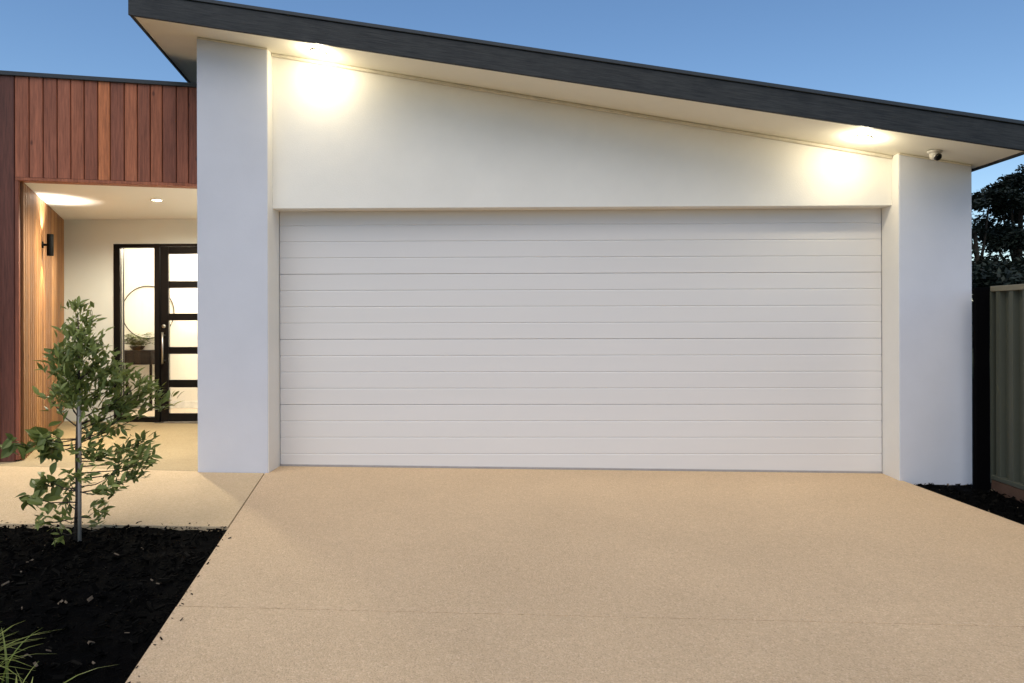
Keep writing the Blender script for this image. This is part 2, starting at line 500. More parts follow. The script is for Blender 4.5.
# rendered garage front wall above the door
b = MB()
b.hexa([(-2.7, 0.121, LINTEL), (2.7, 0.121, LINTEL), (2.7, 0.36, LINTEL), (-2.7, 0.36, LINTEL)],
       [(-2.7, 0.121, soff(-2.7)), (2.7, 0.121, soff(2.7)), (2.7, 0.36, soff(2.7)), (-2.7, 0.36, soff(-2.7))])
b.build("garage_wall", M_RENDER, house)
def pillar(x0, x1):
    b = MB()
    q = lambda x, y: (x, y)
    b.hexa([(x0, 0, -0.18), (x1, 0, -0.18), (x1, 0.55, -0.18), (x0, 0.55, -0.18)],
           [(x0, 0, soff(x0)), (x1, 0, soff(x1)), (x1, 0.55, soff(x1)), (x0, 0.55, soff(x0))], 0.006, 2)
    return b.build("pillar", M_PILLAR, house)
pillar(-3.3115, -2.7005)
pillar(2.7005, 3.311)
# white rendered lining of the opening on the inner pillar faces
for sgn in (-1, 1):
    b = MB()
    xa, xb = sorted((sgn * 2.7002, sgn * 2.696))
    b.hexa([(xa, 0.004, -0.1), (xb, 0.004, -0.1), (xb, 0.295, -0.1), (xa, 0.295, -0.1)],
           [(xa, 0.004, LINTEL - .002), (xb, 0.004, LINTEL - .002), (xb, 0.295, LINTEL - .002), (xa, 0.295, LINTEL - .002)])
    b.hexa([(xa, 0.004, LINTEL - .002), (xb, 0.004, LINTEL - .002), (xb, 0.119, LINTEL - .002), (xa, 0.119, LINTEL - .002)],
           [(xa, 0.004, soff(xa) - .001), (xb, 0.004, soff(xb) - .001), (xb, 0.119, soff(xb) - .001), (xa, 0.119, soff(xa) - .001)])
    b.build("reveal", M_RENDER, house)
# side and rear walls
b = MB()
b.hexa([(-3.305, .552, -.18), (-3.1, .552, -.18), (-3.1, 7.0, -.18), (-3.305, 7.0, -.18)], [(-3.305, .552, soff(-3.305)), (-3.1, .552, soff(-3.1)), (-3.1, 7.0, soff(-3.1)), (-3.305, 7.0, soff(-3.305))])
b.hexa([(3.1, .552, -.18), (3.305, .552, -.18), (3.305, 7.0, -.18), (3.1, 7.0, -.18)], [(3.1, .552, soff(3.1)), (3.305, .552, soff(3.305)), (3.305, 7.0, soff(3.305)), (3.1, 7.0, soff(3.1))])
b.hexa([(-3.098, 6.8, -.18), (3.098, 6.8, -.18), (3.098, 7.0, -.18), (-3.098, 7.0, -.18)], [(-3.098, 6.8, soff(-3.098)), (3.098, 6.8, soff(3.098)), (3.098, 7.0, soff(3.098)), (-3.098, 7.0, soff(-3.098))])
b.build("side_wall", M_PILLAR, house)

# sectional garage door: four sections, each pressed into four ribs
gd = bpy.data.objects.new("garage_door", None); col.objects.link(gd); gd.parent = house
gd.location = (0, 0.26, 0.0)
SEC = 0.588
for s in range(4):
    z0 = -0.004 + s * SEC
    prof = []                          # (y, z), front surface from bottom to top
    zb = z0 if s else z0 - 0.035
    prof.append((0.297 + 0.007, zb + 0.0008)); prof.append((0.297, zb + 0.005))
    for r in range(1, 4):
        zc = z0 + r * SEC / 4
        prof += [(0.297, zc - 0.009), (0.302, zc - 0.003), (0.302, zc + 0.001), (0.297, zc + 0.004)]
    prof += [(0.297, z0 + SEC - 0.007), (0.297 + 0.007, z0 + SEC - 0.0008)]
    b = MB()
    xa, xb = -2.692, 2.692
    N_ = len(prof)
    front = [(b.bm.verts.new((xa, y, z)), b.bm.verts.new((xb, y, z))) for y, z in prof]
    back = [(b.bm.verts.new((xa, 0.33, z)), b.bm.verts.new((xb, 0.33, z))) for y, z in (prof[0], prof[-1])]
    for a, c in zip(front, front[1:]): b.bm.faces.new((a[0], a[1], c[1], c[0]))
    b.bm.faces.new((back[1][0], back[1][1], back[0][1], back[0][0]))
    b.bm.faces.new((front[-1][0], front[-1][1], back[1][1], back[1][0]))
    b.bm.faces.new((back[0][0], back[0][1], front[0][1], front[0][0]))
    b.build("door_section", M_DOOR, gd)
b = MB(); b.hexa([(-2.69, 0.289, gz(-2.69) - 0.01), (2.69, 0.289, gz(2.69) - 0.01), (2.69, 0.296, gz(2.69) - 0.01), (-2.69, 0.296, gz(-2.69) - 0.01)],
    [(-2.69, 0.289, gz(-2.69) + 0.014), (2.69, 0.289, gz(2.69) + 0.014), (2.69, 0.296, gz(2.69) + 0.018), (-2.69, 0.296, gz(-2.69) + 0.018)])
b.build("bottom_seal", M_SEAL, gd)
b = MB(); b.box(-2.695, 2.695, 0.335, 0.36, -0.1, 2.6); b.build("backing", M_RUBBER, gd)

# roof slab, soffit, deep fascia
FL = Vector((-3.70, -0.31)); FR = Vector((3.375, -0.595))
BL = Vector((-4.55, 3.70)); BL2 = Vector((-4.55, 7.4)); BR = Vector((3.40, 7.4))
outline = [FL, FR, BR, BL2, BL]
roof = None
b = MB()
b.hexa([(v.x, v.y, soff(v.x) + 0.002) for v in outline], [(v.x, v.y, soff(v.x) + 0.03) for v in outline])
b.build("soffit", M_SOFFIT, house)
RT = 0.205
b = MB()
b.hexa([(v.x, v.y, soff(v.x) + 0.032) for v in outline], [(v.x, v.y, soff(v.x) + RT - 0.02) for v in outline])
roof = b.build("roof", M_CHAR, house)
def fascia_strip(a, c, out, z0, z1, t, name, mat, par, ext=(0, 0)):
    dvec = (c - a).normalized(); nn = Vector((dvec.y, -dvec.x)) * out
    a2 = a - dvec * ext[0]; c2 = c + dvec * ext[1]
    pts = [a2, c2, c2 + nn * t, a2 + nn * t]
    b = MB()
    b.hexa([(q.x, q.y, soff(q.x) + z0) for q in pts], [(q.x, q.y, soff(q.x) + z1) for q in pts], 0.003)
    return b.build(name, mat, par)
T = 0.025
fascia_strip(FL, FR, 1, -0.014, RT - 0.028, T, "fascia", M_FASCIA, house, (T, T + 0.045))
fascia_strip(FL, FR, 1, RT - 0.026, RT + 0.004, T + 0.014, "capping", M_CAP, roof, (T + .02, T + 0.06))
fascia_strip(BL, FL, 1, -0.014, RT - 0.028, T, "fascia", M_FASCIA, house, (0, -0.004))
fascia_strip(BL, FL, 1, RT - 0.026, RT + 0.004, T + 0.014, "capping", M_CAP, roof, (0, -0.004))
fascia_strip(FR, BR, 1, -0.014, RT - 0.028, T, "fascia", M_FASCIA, house, (-0.004, 0))
fascia_strip(FR, BR, 1, RT - 0.026, RT + 0.004, T + 0.014, "capping", M_CAP, roof, (-0.004, 0))
# beading where walls meet the soffit
def bead(x0, x1, y, s=0.028):
    b = MB()
    b.hexa([(x0, y - s, soff(x0) - s), (x1, y - s, soff(x1) - s), (x1, y, soff(x1) - s), (x0, y, soff(x0) - s)],
           [(x0, y - s, soff(x0)), (x1, y - s, soff(x1)), (x1, y, soff(x1)), (x0, y, soff(x0))], 0.006)
    b.build("eave_bead", M_BEAD, house)
bead(-2.694, 2.694, 0.119)
bead(-3.305, -2.69, -0.002, 0.016)
bead(2.69, 3.305, -0.002, 0.016)

# --- entry wing: red timber cladding on the front
CA = Vector((-5.149, 0.3575)); CD = Vector((1.50, 0.37)).normalized()   # along the boards, going right
CN = Vector((CD.y, -CD.x))                                                # towards the street
def cpt(x): return CA + CD * ((x - CA.x) / CD.x)
bx = [-8.0 + 0.114 * i for i in range(24)]
bx = [x for x in bx if x < -5.33] + [-5.271 - 0.0, -5.24, -5.149]
bx = [-5.271 - 0.113 * k for k in range(24, 0, -1)] + [-5.271, -5.149]
over = [-5.149, -5.034, -4.922, -4.809, -4.699, -4.589, -4.477, -4.374, -4.257, -4.147, -4.037, -3.934, -3.813, -3.709, -3.60, -3.49, -3.38, -3.313]
PORCH_Z, PAR_Z = 2.632, 3.585
clad = MB(); tint = []
rw = random.Random(21)
def board(mb, p0, p1, z0, z1, nrm, t, tv, gapw=0.003):
    dd = (p1 - p0).normalized()
    a = p0 + dd * gapw; c = p1 - dd * gapw
    q0, q1 = a, c
    cham = 0.006
    front = [(a + dd * cham) + nrm * t, (c - dd * cham) + nrm * t]
    poly = [a, c, c + nrm * (t - 0.005), front[1], front[0], a + nrm * (t - 0.005)]
    n0 = len(mb.bm.faces)
    mb.hexa([(v.x, v.y, z0) for v in poly], [(v.x, v.y, z1) for v in poly])
    tint.extend([tv] * (len(mb.bm.faces) - n0))
TV = [0.52, 0.5, 0.44, 0.48, 0.55, 0.42, 0.92, 0.34, 0.62, 0.38, 0.58, 0.28, 0.44, 0.30, 0.4, 0.3, 0.4]
for i, (a, c) in enumerate(zip(over, over[1:])):
    board(clad, cpt(a), cpt(c), PORCH_Z + 0.033, PAR_Z, CN, 0.018, TV[i])
for a, c in zip(bx, bx[1:]):
    board(clad, cpt(a), cpt(c), gz(a) + 0.004, PAR_Z, CN, 0.018, 0.06 if c == -5.149 else (0.75 if a < -5.27 and c > -5.3 else rw.uniform(0.2, 0.7)))  # tint holds shade on the post board and light on the board beside it
o = clad.build("timber_cladding", M_WOOD, house)
set_tint(o, lambda i: tint[i])
# trim round the porch opening
tr = MB(); tint = []
w = 0.11
def slab(mb, p0, p1, z0, z1, back, frontt, tv):
    n0 = len(mb.bm.faces)
    poly = [p0 - CN * back, p1 - CN * back, p1 + CN * frontt, p0 + CN * frontt]
    mb.hexa([(v.x, v.y, z0) for v in poly], [(v.x, v.y, z1) for v in poly], 0.002)
    tint.extend([tv] * (len(mb.bm.faces) - n0))
slab(tr, cpt(-5.149) + CD * 0.004, cpt(-3.313), PORCH_Z + 0.002, PORCH_Z + 0.030, w, 0.020, 0.55)
slab(tr, cpt(-5.149) + CD * 0.002, cpt(-5.117), 0.075, PORCH_Z, 0.012, 0.020, 0.3)
o = tr.build("opening_trim", M_WOOD, house); set_tint(o, lambda i: tint[i])
# structure behind the boards
b = MB()
for (xa, xb, za) in ((-8.0, -5.154, gz(-5)), (-5.150, -3.313, PORCH_Z + 0.004)):
    poly = [cpt(xa) - CN * 0.105, cpt(xb) - CN * 0.105, cpt(xb) - CN * 0.002, cpt(xa) - CN * 0.002]
    b.hexa([(v.x, v.y, za) for v in poly], [(v.x, v.y, PAR_Z - 0.002) for v in poly])
b.build("wing_wall", M_BLACK, house)
b = MB()
poly = [cpt(-8.0) - CN * 0.16, cpt(-3.315) - CN * 0.16, cpt(-3.315) + CN * 0.04, cpt(-8.0) + CN * 0.04]
b.hexa([(v.x, v.y, PAR_Z + 0.001) for v in poly], [(v.x, v.y, PAR_Z + 0.040) for v in poly], 0.003)
b.build("parapet_capping", M_CAP, house)
# flat wing roof and rear box
b = MB(); b.prism([(-8.0, 0.1), (-3.308, 0.98), (-3.308, 7.0), (-8.0, 7.0)], 3.30, 3.40)
b.build("wing_roof", M_CHAR, house)
b = MB()
b.box(-8.0, -7.85, -0.2, 7.0, -0.18, 3.29)
b.box(-7.84, -3.31, 6.85, 7.0, -0.18, 3.29)
b.build("wing_wall", M_PORCHWALL, house)
# porch ceiling
b = MB(); b.prism([(cpt(-5.16) - CN * 0.11)[:], (cpt(-3.313) - CN * 0.11)[:], (-3.313, 2.925), (-6.75, 2.925), (-6.75, 2.5)], PORCH_Z + 0.002, PORCH_Z + 0.03)
b.build("porch_ceiling", M_CEIL, house)

# side wall of the porch: narrow upright battens
W0 = Vector((-5.130, 0.392)); W1 = Vector((-6.365, 2.928))
WD = (W1 - W0).normalized(); WN = Vector((WD.y, -WD.x))      # WN faces the porch (to the right)
if WN.x < 0: WN = -WN
bt = MB(); tint = []
Lw = (W1 - W0).length; nb = 24; pw = Lw / nb
rw = random.Random(4)
for k in range(nb):
    a = W0 + WD * (pw * k); c = W0 + WD * (pw * (k + 1))
    n0 = len(bt.bm.faces)
    aa = a + WD * 0.009; cc = c - WD * 0.013
    poly = [aa, aa + WN * 0.024, cc + WN * 0.024, cc]
    bt.hexa([(v.x, v.y, gz(v.x) + 0.004) for v in poly], [(v.x, v.y, PORCH_Z - 0.001) for v in poly], 0.002)
    tint.extend([rw.uniform(0.1, 0.9)] * (len(bt.bm.faces) - n0))
o = bt.build("batten_wall", M_WOODWALL, house); set_tint(o, lambda i: tint[i])
bk = MB(); tint = []
poly = [W0 - WN * 0.09, W0 - WN * 0.001, W1 - WN * 0.001, W1 - WN * 0.09]
bk.hexa([(v.x, v.y, gz(v.x) + 0.002) for v in poly], [(v.x, v.y, PORCH_Z) for v in poly])
o = bk.build("batten_backing", M_DARKWOOD, house)

# porch rear wall round the door set
DX0, DX1, DZ0, DZ1 = -5.698, -4.10, 0.06, 2.321
b = MB()
b.box(-6.75, DX0, 2.93, 3.08, -0.1, PORCH_Z + 0.5)
b.box(DX1, -3.31, 2.93, 3.08, -0.1, PORCH_Z + 0.5)
b.box(DX0, DX1, 2.93, 3.08, DZ1, PORCH_Z + 0.5)
b.build("porch_wall", M_PORCHWALL, house)
# door set
b = MB()
fy0, fy1 = 2.915, 3.02
b.box(DX0 + .001, -5.615, fy0, fy1, DZ0, DZ1 - .001)                   # left jamb
b.box(-5.175, -5.112, fy0, fy1, DZ0, DZ1 - .001)                       # mullion
b.box(DX1 - 0.06, DX1 - .001, fy0, fy1, DZ0, DZ1 - .001)               # right jamb
b.box(-5.614, -5.176, fy0 + .002, fy1, 2.272, DZ1 - .002)
b.box(-5.111, DX1 - 0.061, fy0 + .002, fy1, 2.285, DZ1 - .002)
b.box(-5.614, -5.176, fy0 + .002, fy1, DZ0, DZ0 + 0.06)
b.build("door_frame", M_BLACK, house)
sl = MB(); sl.box(-5.614, -5.176, 2.962, 2.970, DZ0 + 0.061, 2.271)
sl.build("sidelight", M_GLASS, house)
b = MB(); b.prism([(DX0, 2.86), (DX1, 2.86), (DX1, 3.05), (DX0, 3.05)], 0.03, 0.058); b.build("door_sill", M_STEEL, house)
# leaf
dx0, dx1 = -5.108, DX1 - 0.064
dz = [(0.064, 0.168), (0.497, 0.593 - 0.012), (0.922 - 0.012, 1.011 - 0.0), (1.347 - 0.012, 1.436), (1.76 - 0.012, 1.848), (2.191, 2.282)]
rails = [(0.064, 0.168), (0.497, 0.593), (0.922, 1.011), (1.347, 1.436), (1.76, 1.848), (2.191, 2.282)]
# panes between rails (photo order from the floor up)
pz = [(0.168, 0.497), (0.593, 0.922), (1.011, 1.347), (1.436, 1.76), (1.848, 2.191)]
sx = 0.100
b = MB()
b.box(dx0, dx0 + sx, 2.935, 2.985, 0.064, 2.282, 0.002)
b.box(dx1 - sx, dx1, 2.935, 2.985, 0.064, 2.282, 0.002)
for z0, z1 in rails:
    b.box(dx0 + sx + .001, dx1 - sx - .001, 2.938, 2.983, z0, z1, 0.002)
fd = b.build("front_door", M_BLACK, house)
for z0, z1 in pz:
    q = MB(); q.box(dx0 + sx + .001, dx1 - sx - .001, 2.957, 2.965, z0 + .001, z1 - .001)
    q.build("glass_pane", M_GLASS, fd)
h = MB()
hx = dx0 + 0.055
h.tube([(hx, 2.875, 0.80), (hx, 2.875, 1.20)], 0.014, 12)
h.tube([(hx, 2.875, 0.84), (hx, 2.936, 0.84)], 0.009, 10); h.tube([(hx, 2.875, 1.16), (hx, 2.936, 1.16)], 0.009, 10)
h.build("pull_handle", M_STEEL, fd, True)
h = MB(); h.lathe([(0.0, 0.014), (0.020, 0.014), (0.024, 0.008), (0.024, 0.0)], (hx - .01, 2.934, 1.275), (0, -1, 0), 16)
h.build("lock_cylinder", M_STEEL, fd, True)

# hallway behind the glass
b = MB()
b.box(-7.0, -3.31, 4.40, 4.50, 0.0, 2.75)
b.box(-7.1, -7.0, 3.08, 4.50, 0.0, 2.75)
b.build("hall_wall", M_HALL, house)
b = MB(); b.box(-7.0, -3.31, 3.081, 4.40, 2.70, 2.75); b.build("hall_ceiling", M_HALL, house)
b = MB(); b.box(-7.0, -3.31, 3.081, 4.40, 0.0, 0.06); b.build("hall_floor", M_HALLFLOOR, house)
b = MB(); b.box(-7.0, -3.31, 4.385, 4.399, 0.061, 0.16, 0.002); b.build("skirting_board", M_WHITEPL, house)

def lamp_point(name, loc, power, color, radius):
    l = bpy.data.lights.new(name, 'POINT'); l.energy = power; l.color = color; l.shadow_soft_size = radius
    o = bpy.data.objects.new(name, l); col.objects.link(o); o.location = loc
    return o
def lamp_spot(name, loc, power, color, radius, cone, blend, direction=(0, 0, -1)):
    l = bpy.data.lights.new(name, 'SPOT'); l.energy = power; l.color = color; l.shadow_soft_size = radius
    l.spot_size = R(cone); l.spot_blend = blend
    o = bpy.data.objects.new(name, l); col.objects.link(o); o.location = loc
    o.rotation_euler = Vector(direction).to_track_quat('-Z', 'Y').to_euler()
    return o
WARM = (1.0, 0.89, 0.66)
def downlight(x, y, z, slope, label, power, cone, color=WARM, r=0.048):
    t = thing("recessed_downlight", label, "downlight", (x, y, z), "recessed downlights")
    ax = Vector((-slope, 0, -1)).normalized() if slope else Vector((0, 0, -1))
    b = MB(); b.lathe([(r + 0.020, -0.001), (r + 0.020, 0.004), (r + 0.012, 0.009), (r + 0.002, 0.007), (r, 0.0016)], (x, y, z), ax, 32)
    b.build("trim_ring", M_WHITEPL, t, True)
    b = MB(); b.lathe([(r - 0.001, 0.0015), (0, 0.0015)], (x, y, z), ax, 32)
    b.build("lens", M_LENS, t)
    lo = Vector((x, y, z)) + ax * 0.03
    if cone: L = lamp_spot("downlight_lamp", lo, power, color, 0.07, cone, 0.4, ax)
    else: L = lamp_point("downlight_lamp", lo, power, color, 0.03)
    L.parent = t; L.location = ax * (0.03 if cone else 0.05)
    return t
sl_ = -0.1733
def eave_light(x, y, label, power):
    ax = Vector((-0.1733, 0, -1)).normalized()
    return downlight(x, y, soff(x) + 0.001, 0.1733, label, power, 0)
eave_light(-2.211, -0.150, "round warm downlight in the soffit at the high left end above the garage door", 6.5)
eave_light(2.282, -0.260, "round warm downlight in the soffit beside the white security camera", 6.5)
downlight(-4.401, 1.46, PORCH_Z + 0.001, 0, "round warm downlight in the porch ceiling before the front door", 195, 170, (1.0, 0.93, 0.73))

b = MB(); b.lathe([(0.09, 0.0), (0.085, 0.02), (0, 0.022)], (-5.2, 3.75, 2.70), (0, 0, -1), 24)
hl = b.build("hall_light", M_LENS, house)
L = lamp_point("hall_lamp", (-5.0, 3.72, 2.45), 110, (1.0, 0.87, 0.72), 0.12)

# ------------------------------------------------------------------ fittings
# up and down wall lamp on the battens
wp = Vector((-5.575, 1.36)); lw_z = 2.15
# point on the batten face nearest
wf = W0 + WD * ((wp - W0).dot(WD)) + WN * 0.024
lx = wf + WN * 0.075
t = thing("wall_lamp", "black cylinder up and down lamp on the timber batten wall of the porch", "wall lamp", (wf.x, wf.y, lw_z))
b = MB(); b.lathe([(0.026, -0.115), (0.030, -0.115), (0.032, -0.108), (0.032, 0.108), (0.030, 0.115), (0.026, 0.115), (0.026, 0.100)], (lx.x, lx.y, lw_z), (0, 0, 1), 24)
b.lathe([(0.026, -0.115), (0.026, -0.100)], (lx.x, lx.y, lw_z), (0, 0, 1), 24)
b.build("cylinder_body", M_BLACKLAMP, t, True)
b = MB(); b.tube([(wf.x, wf.y, lw_z), (lx.x, lx.y, lw_z)], 0.013, 12); b.build("arm", M_BLACKLAMP, t, True)
b = MB(); b.lathe([(0.0, 0.014), (0.034, 0.014), (0.036, 0.010), (0.036, 0.0)], (wf.x, wf.y, lw_z), (WN.x, WN.y, 0), 20); b.build("wall_plate", M_BLACKLAMP, t, True)
for s in (1, -1):
    b = MB(); b.lathe([(0.0255, s * 0.101), (0, s * 0.101)], (lx.x, lx.y, lw_z), (0, 0, 1), 20); b.build("lens", M_SCONCE, t)
    L = lamp_spot("wall_lamp_beam", (0, 0, 0), 50 if s > 0 else 70, (1.0, 0.95, 0.88) if s > 0 else (1.0, 0.76, 0.42), 0.03, 118 if s > 0 else 76, 1.0, (0, 0, s))
    L.parent = t; L.location = (lx.x - wf.x, lx.y - wf.y, s * 0.118)

# security camera under the soffit
sx_, sy_ = 2.885, -0.21; sz_ = soff(sx_) + 0.002
t = thing("security_camera", "small white security camera with dark eye under the soffit at the right pillar", "security camera", (sx_, sy_, sz_))
b = MB(); b.lathe([(0.058, 0.0), (0.058, 0.010), (0.052, 0.018), (0.042, 0.021)], (sx_, sy_, sz_), (0, 0, -1), 28)
b.build("mounting_base", M_CAMPL, t, True)
b = MB(); b.lathe([(0.042, 0.016), (0.043, 0.037), (0.038, 0.056), (0.025, 0.070), (0.0, 0.074)], (sx_, sy_, sz_), (0, 0, -1), 28)
b.build("eyeball", M_CAMPL, t, True)
ax = Vector((0.25, -0.80, -0.50)).normalized()
b = MB(); b.lathe([(0.030, 0.016), (0.030, 0.044), (0.025, 0.049), (0.0, 0.050)], (sx_, sy_, sz_ - 0.038), ax, 24)
b.build("lens_window", M_DOME, t, True)

# hall furniture
t = thing("wall_ring", "thin round metal ring hung on the hall wall behind the glass", "wall decor", (-6.02, 4.38, 1.47))
b = MB(); b.tube([(-6.02 + 0.385 * math.cos(a), 4.383, 1.47 + 0.385 * math.sin(a)) for a in [2 * math.pi * k / 64 for k in range(65)]], 0.007, 8)
o = b.build("hoop", M_DARKWOOD, t, True)
t = thing("console_table", "black console table with thin legs in the hall behind the sidelight", "table", (-6.05, 4.2, 0.06))
b = MB(); b.box(-6.44, -5.80, 4.05, 4.38, 0.72, 0.90, 0.004); b.build("drawer_case", M_DARKWOOD, t)
for lx_ in (-6.34, -5.84):
    for ly_ in (4.07, 4.35):
        b = MB(); b.box(lx_, lx_ + 0.03, ly_, ly_ + 0.025, 0.061, 0.72); b.build("leg", M_DARKWOOD, t)
b = MB(); b.box(-6.44, -5.80, 4.045, 4.382, 0.902, 0.918, 0.003); b.build("tabletop", M_DARKWOOD, t)
t = thing("potted_fern", "small bright green fern in a low dark bowl on the hall table", "potted plant", (-6.08, 4.2, 0.918))
b = MB(); b.lathe([(0.0, 0.001), (0.06, 0.001), (0.10, 0.05), (0.098, 0.06), (0.085, 0.052), (0, 0.05)], (-6.08, 4.2, 0.919), (0, 0, 1), 24); b.build("bowl", M_DARKWOOD, t, True)
b = MB(); tl = []
rf = random.Random(8)
for k in range(70):
    a = rf.uniform(0, 6.28); ln = rf.uniform(0.12, 0.30); up = rf.uniform(0.04, 0.20)
    base = Vector((-6.08 + rf.uniform(-.06, .06), 4.2 + rf.uniform(-.04, .04), 0.97))
    dirv = Vector((math.cos(a), math.sin(a) * 0.5, 0))
    prev = base
    for s in range(1, 7):
        u = s / 6
        pnt = base + dirv * ln * u + Vector((0, 0, up * math.sin(u * 2.3)))
        for sd in (-1, 1):
            n0 = len(b.bm.faces)
            b.quadleaf(pnt, (dirv * 0.5 + Vector((-dirv.y, dirv.x, 0)) * sd + Vector((0, 0, rf.uniform(-.3, .3)))), Vector((0, 0, 1)), 0.075 * (1.2 - u * 0.6), 0.030)
            tl += [rf.uniform(0.5, 1)] * (len(b.bm.faces) - n0)
o = b.build("fronds", M_FERN, t); set_tint(o, lambda i: tl[i])

# ------------------------------------------------------------------ young tree in the bed
TB = Vector((-3.175, -1.94, gz(-3.17) - 0.01))
t = thing("young_tree", "slender young evergreen tree growing in the black mulch bed before the porch", "tree", TB)
rt = random.Random(17)
def px(x, y, dy):      # crown layout measured in the plane of the trunk, spread in depth by dy
    k = 4.33 / 731.07
    return Vector((-3.155 + (x - 77) * k * (0.93 if x > 77 else 0.86), TB.y + dy, 0.03 + (541 - y) * k + 0.01))
trunk = [px(74, 542, 0), px(75, 500, .01), px(77, 450, -.01), px(78, 400, 0.0), px(77, 360, .01), px(77, 312, 0)]
b = MB(); b.tube(trunk, [0.015, 0.0125, 0.011, 0.009, 0.006, 0.0025], 10)
b.build("trunk", M_BARK, t, True)
clusters = [  # x, y, reach, leaves, size
    (77, 308, 9, 16, .8), (76, 322, 12, 24, .85), (70, 334, 12, 22, .9), (86, 340, 14, 26, .9), (66, 350, 16, 26, .95), (92, 354, 15, 26, .95),
    (79, 352, 14, 24, .9), (52, 362, 14, 26, 1.0), (46, 356, 9, 14, .95), (110, 362, 14, 24, .9), (120, 356, 8, 12, .8), (72, 370, 18, 34, 1.0), (96, 374, 18, 32, 1.0),
    (58, 384, 18, 30, 1.0), (82, 388, 20, 34, 1.0), (112, 384, 16, 28, .95), (130, 378, 12, 16, .9), (46, 398, 13, 22, 1.0), (34, 404, 9, 12, 1.0), (62, 404, 18, 26, 1.0),
    (92, 404, 18, 30, 1.0), (112, 406, 18, 30, 1.0), (132, 402, 16, 28, 1.0), (144, 392, 12, 20, .9), (150, 384, 9, 14, .85), (150, 408, 11, 16, 1.0), (128, 416, 14, 18, 1.0),
    (30, 438, 10, 9, 1.3), (44, 434, 12, 9, 1.3), (58, 436, 12, 10, 1.3), (66, 444, 12, 10, 1.2), (80, 436, 12, 14, 1.1), (92, 430, 12, 14, 1.0), (120, 432, 10, 9, 1.0),
    (96, 450, 13, 20, .95), (112, 456, 14, 22, .95), (128, 452, 15, 26, .95), (142, 458, 13, 20, .9), (148, 464, 9, 12, .9), (104, 470, 13, 20, .9), (120, 474, 14, 22, .95), (132, 484, 12, 18, .95), (112, 488, 12, 16, .95), (96, 484, 10, 12, .95),
    (20, 484, 9, 6, 1.4), (30, 496, 10, 8, 1.2), (40, 484, 9, 6, 1.4), (36, 506, 9, 8, 1.1), (56, 488, 9, 6, 1.0), (56, 514, 9, 7, .95), (70, 519, 10, 8, .95), (88, 516, 10, 9, .95), (76, 534, 9, 8, 1.0), (66, 530, 8, 5, .9)]
br = MB(); lf = MB(); tl = []
for (cx_, cy_, reach, nl, sz) in clusters:
    off = abs(cx_ - 77)
    dyr = rt.uniform(-1, 1) * (0.05 + 0.20 * min(1, max(0.2, (cy_ - 300) / 120)))
    end = px(cx_, cy_, dyr)
    sy = min(538, cy_ + 6 + off * 0.42)
    if cy_ > 428: sy = min(536, cy_ + 2 + off * 0.12)
    st = px(76.5, sy, 0)
    mid = st.lerp(end, 0.55) + Vector((0, 0, -0.018))
    pts = [st, mid, end]
    if off > 5:
        br.tube(pts, [0.0045, 0.003, 0.0016], 5)
    outd = (end - st); outd = outd.normalized() if outd.length > 0.02 else Vector((0, 0, 1))
    k = reach * 4.33 / 731.07
    for q in range(int(nl * (2.4 if sz < 1.15 else 2.2))):
        u = rt.random()
        if off > 20 and rt.random() < 0.30:
            base = mid.lerp(end, rt.random())
        else:
            if cx_ < 60 and sz > 1.15: k = reach * 0.7 * 4.33 / 731.07
            base = end + Vector((rt.gauss(0, .5), rt.gauss(0, .6), rt.gauss(0, .38))) * k
        dv = outd * 0.7 + Vector((rt.gauss(0, .6), rt.gauss(0, .6), rt.gauss(0.45, .45)))
        if cy_ > 428 and cx_ < 70: dv = Vector((rt.gauss(0, .6), rt.gauss(0, .5), rt.gauss(-.3, .6)))
        nr = Vector((rt.gauss(0, .5), rt.gauss(-.3, .5), 1))
        L_ = 0.066 * min(sz, 1.32) * rt.uniform(0.7, 1.2)
        n0 = len(lf.bm.faces)
        lf.leaf(base, dv, nr, L_, L_ * (0.62 if sz > 1.15 else 0.36), 0.3, rt.uniform(0, .35))
        tv = min(1, max(0, rt.gauss(0.35, 0.22) + (0.25 if cy_ < 345 else 0)))
        tl += [tv] * (len(lf.bm.faces) - n0)
br.build("branches", M_BARK, t, True)
o = lf.build("crown", M_LEAF, t); set_tint(o, lambda i: tl[i])
t = thing("plant_stake", "thin pale grey stake standing against the young tree trunk", "stake", (-3.150, -1.965, 0))
b = MB(); b.tube([px(80.5, 545, -0.02), px(81, 470, -0.02), px(81, 391, -0.02)], 0.0105, 10); b.build("stake_rod", M_STAKE, t, True)

# ------------------------------------------------------------------ grass clumps at the front of the bed
def grass_clump(x, y, n, hmax, spread, label, seed):
    rg = random.Random(seed)
    z = gz(x) - 0.015
    b = MB(); tl = []
    for k in range(n):
        a = rg.uniform(0, 6.28); ln = hmax * rg.uniform(0.55, 1.15); lean = rg.uniform(0.12, spread)
        base = Vector((x + rg.gauss(0, .045), y + rg.gauss(0, .045), z))
        dv = Vector((math.cos(a), math.sin(a), 0)); sd = Vector((-dv.y, dv.x, 0))
        prev = None; w0 = rg.uniform(0.004, 0.007); tv = rg.random()
        for s in range(8):
            u = s / 7
            pnt = base + dv * (ln * lean * u * u * 1.3) + Vector((0, 0, ln * (u - lean * 0.62 * u * u * u)))
            w_ = w0 * (1 - u ** 2.2) + 0.0003
            cur = (b.bm.verts.new(pnt - sd * w_), b.bm.verts.new(pnt + sd * w_))
            if prev: b.bm.faces.new((prev[0], prev[1], cur[1], cur[0])); tl.append(min(1, tv * 0.6 + u * 0.4))
            prev = cur
    o = b.build("grass_clump", M_GRASS); set_tint(o, lambda i: tl[i])
    tag(o, label, "ornamental grass", "grass clumps in the mulch bed")
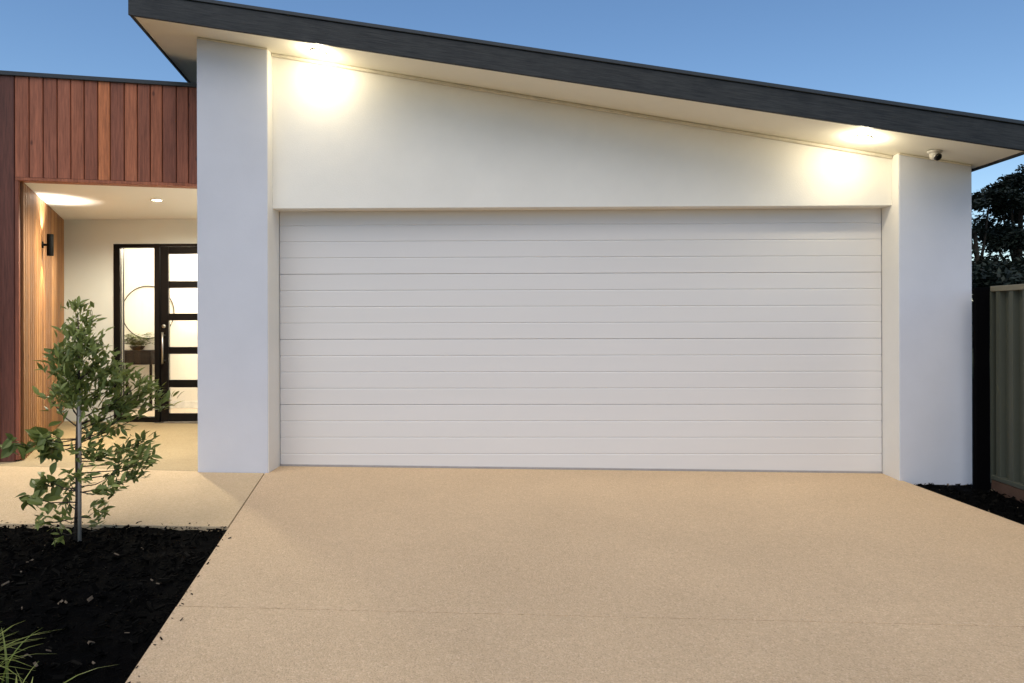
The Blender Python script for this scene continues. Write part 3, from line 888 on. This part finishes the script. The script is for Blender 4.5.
grass_clump(-2.49, -3.72, 190, 0.26, 1.0, "large arching clump of strappy green grass at the lower left corner", 2)
grass_clump(-2.13, -3.92, 26, 0.24, 1.2, "small sparse grass clump beside the driveway edge", 5)

# ------------------------------------------------------------------ fence on the right
t = thing("fence", "olive ribbed steel panel fence with pale top rail right of the garage", "fence", (3.36, -0.2, -0.04))
FX = 3.338
b = MB()
prof = []; y = -0.212
while y > -3.6:
    prof += [(FX + 0.044, y), (FX + 0.044, y - 0.045), (FX + 0.002, y - 0.055), (FX + 0.002, y - 0.105), (FX + 0.044, y - 0.115)]
    y -= 0.16
for (xa, ya), (xb, yb) in zip(prof, prof[1:]):
    if abs(ya - yb) < 1e-6 and abs(xa - xb) < 1e-6: continue
    b.hexa([(xa, ya, 0.065), (xb, yb, 0.065), (xb + .003, yb, 0.065), (xa + .003, ya, 0.065)], [(xa, ya, 1.575), (xb, yb, 1.575), (xb + .003, yb, 1.575), (xa + .003, ya, 1.575)])
b.box(FX - 0.003, FX + 0.042, -0.216, -0.199, 0.0, 1.566)
b.build("ribbed_panel", M_FENCE, t)
b = MB(); b.box(FX - 0.006, FX + 0.048, -3.6, -0.205, 1.565, 1.610, 0.004); b.build("top_rail", M_RAIL, t)
b = MB(); b.box(FX - 0.006, FX + 0.048, -3.6, -0.205, 0.030, 0.066, 0.004); b.build("bottom_rail", M_FENCE, t)
b = MB(); b.box(3.222, 3.335, -0.20, -0.155, -0.12, 1.600, 0.004); b.build("post", M_BLACKPOST, t)
b = MB(); b.box(3.336, 3.40, -3.6, -0.204, -0.13, 0.028, 0.006)
tag(b.build("timber_sleeper", M_SLEEPER), "reddish timber sleeper lying along the foot of the steel fence", "garden edging")

# ------------------------------------------------------------------ trees behind
def far_tree(label, x, y, h, crowns, trunk_r, seed, name="tree", group="trees behind the fence", leaf=0.16, dens=1.0):
    rg = random.Random(seed)
    t = thing(name, label, "tree", (x, y, -0.2), group)
    b = MB(); lf = MB(); tl = []
    topv = Vector((x + rg.uniform(-.2, .2), y, h * 0.75))
    b.tube([(x, y, -0.25), (x + rg.uniform(-.1, .1), y, h * 0.3), topv], [trunk_r, trunk_r * 0.75, trunk_r * 0.4], 9)
    for (dx, dy, z, rx, rz, n) in crowns:
        c = Vector((x + dx, y + dy, z))
        st = Vector((x, y, h * 0.25 + 0.45 * (z - h * 0.25)))
        b.tube([st, st.lerp(c, 0.5) + Vector((0, 0, -0.15)), c], [trunk_r * 0.4, trunk_r * 0.25, 0.02], 6)
        subs = [c + Vector((rg.gauss(0, .45) * rx, rg.gauss(0, .45) * rx, rg.gauss(0, .42) * rz)) for _ in range(max(5, int(rx * rz * 14)))]
        for q in range(int(n * dens)):
            s = rg.choice(subs)
            pnt = s + Vector((rg.gauss(0, .22) * rx * .8, rg.gauss(0, .22) * rx * .8, rg.gauss(0, .20) * rz * .9))
            n0 = len(lf.bm.faces)
            lf.quadleaf(pnt, Vector((rg.gauss(0, 1), rg.gauss(0, 1), rg.gauss(-.2, .6))), Vector((rg.gauss(0, .6), rg.gauss(0, .6), 1)), leaf * rg.uniform(.6, 1.3), leaf * 0.55)
            tl += [rg.random()] * (len(lf.bm.faces) - n0)
    b.build("trunk", M_DBARK, t, True)
    o = lf.build("crown", M_FARLEAF, t); set_tint(o, lambda i: tl[i])
    return t
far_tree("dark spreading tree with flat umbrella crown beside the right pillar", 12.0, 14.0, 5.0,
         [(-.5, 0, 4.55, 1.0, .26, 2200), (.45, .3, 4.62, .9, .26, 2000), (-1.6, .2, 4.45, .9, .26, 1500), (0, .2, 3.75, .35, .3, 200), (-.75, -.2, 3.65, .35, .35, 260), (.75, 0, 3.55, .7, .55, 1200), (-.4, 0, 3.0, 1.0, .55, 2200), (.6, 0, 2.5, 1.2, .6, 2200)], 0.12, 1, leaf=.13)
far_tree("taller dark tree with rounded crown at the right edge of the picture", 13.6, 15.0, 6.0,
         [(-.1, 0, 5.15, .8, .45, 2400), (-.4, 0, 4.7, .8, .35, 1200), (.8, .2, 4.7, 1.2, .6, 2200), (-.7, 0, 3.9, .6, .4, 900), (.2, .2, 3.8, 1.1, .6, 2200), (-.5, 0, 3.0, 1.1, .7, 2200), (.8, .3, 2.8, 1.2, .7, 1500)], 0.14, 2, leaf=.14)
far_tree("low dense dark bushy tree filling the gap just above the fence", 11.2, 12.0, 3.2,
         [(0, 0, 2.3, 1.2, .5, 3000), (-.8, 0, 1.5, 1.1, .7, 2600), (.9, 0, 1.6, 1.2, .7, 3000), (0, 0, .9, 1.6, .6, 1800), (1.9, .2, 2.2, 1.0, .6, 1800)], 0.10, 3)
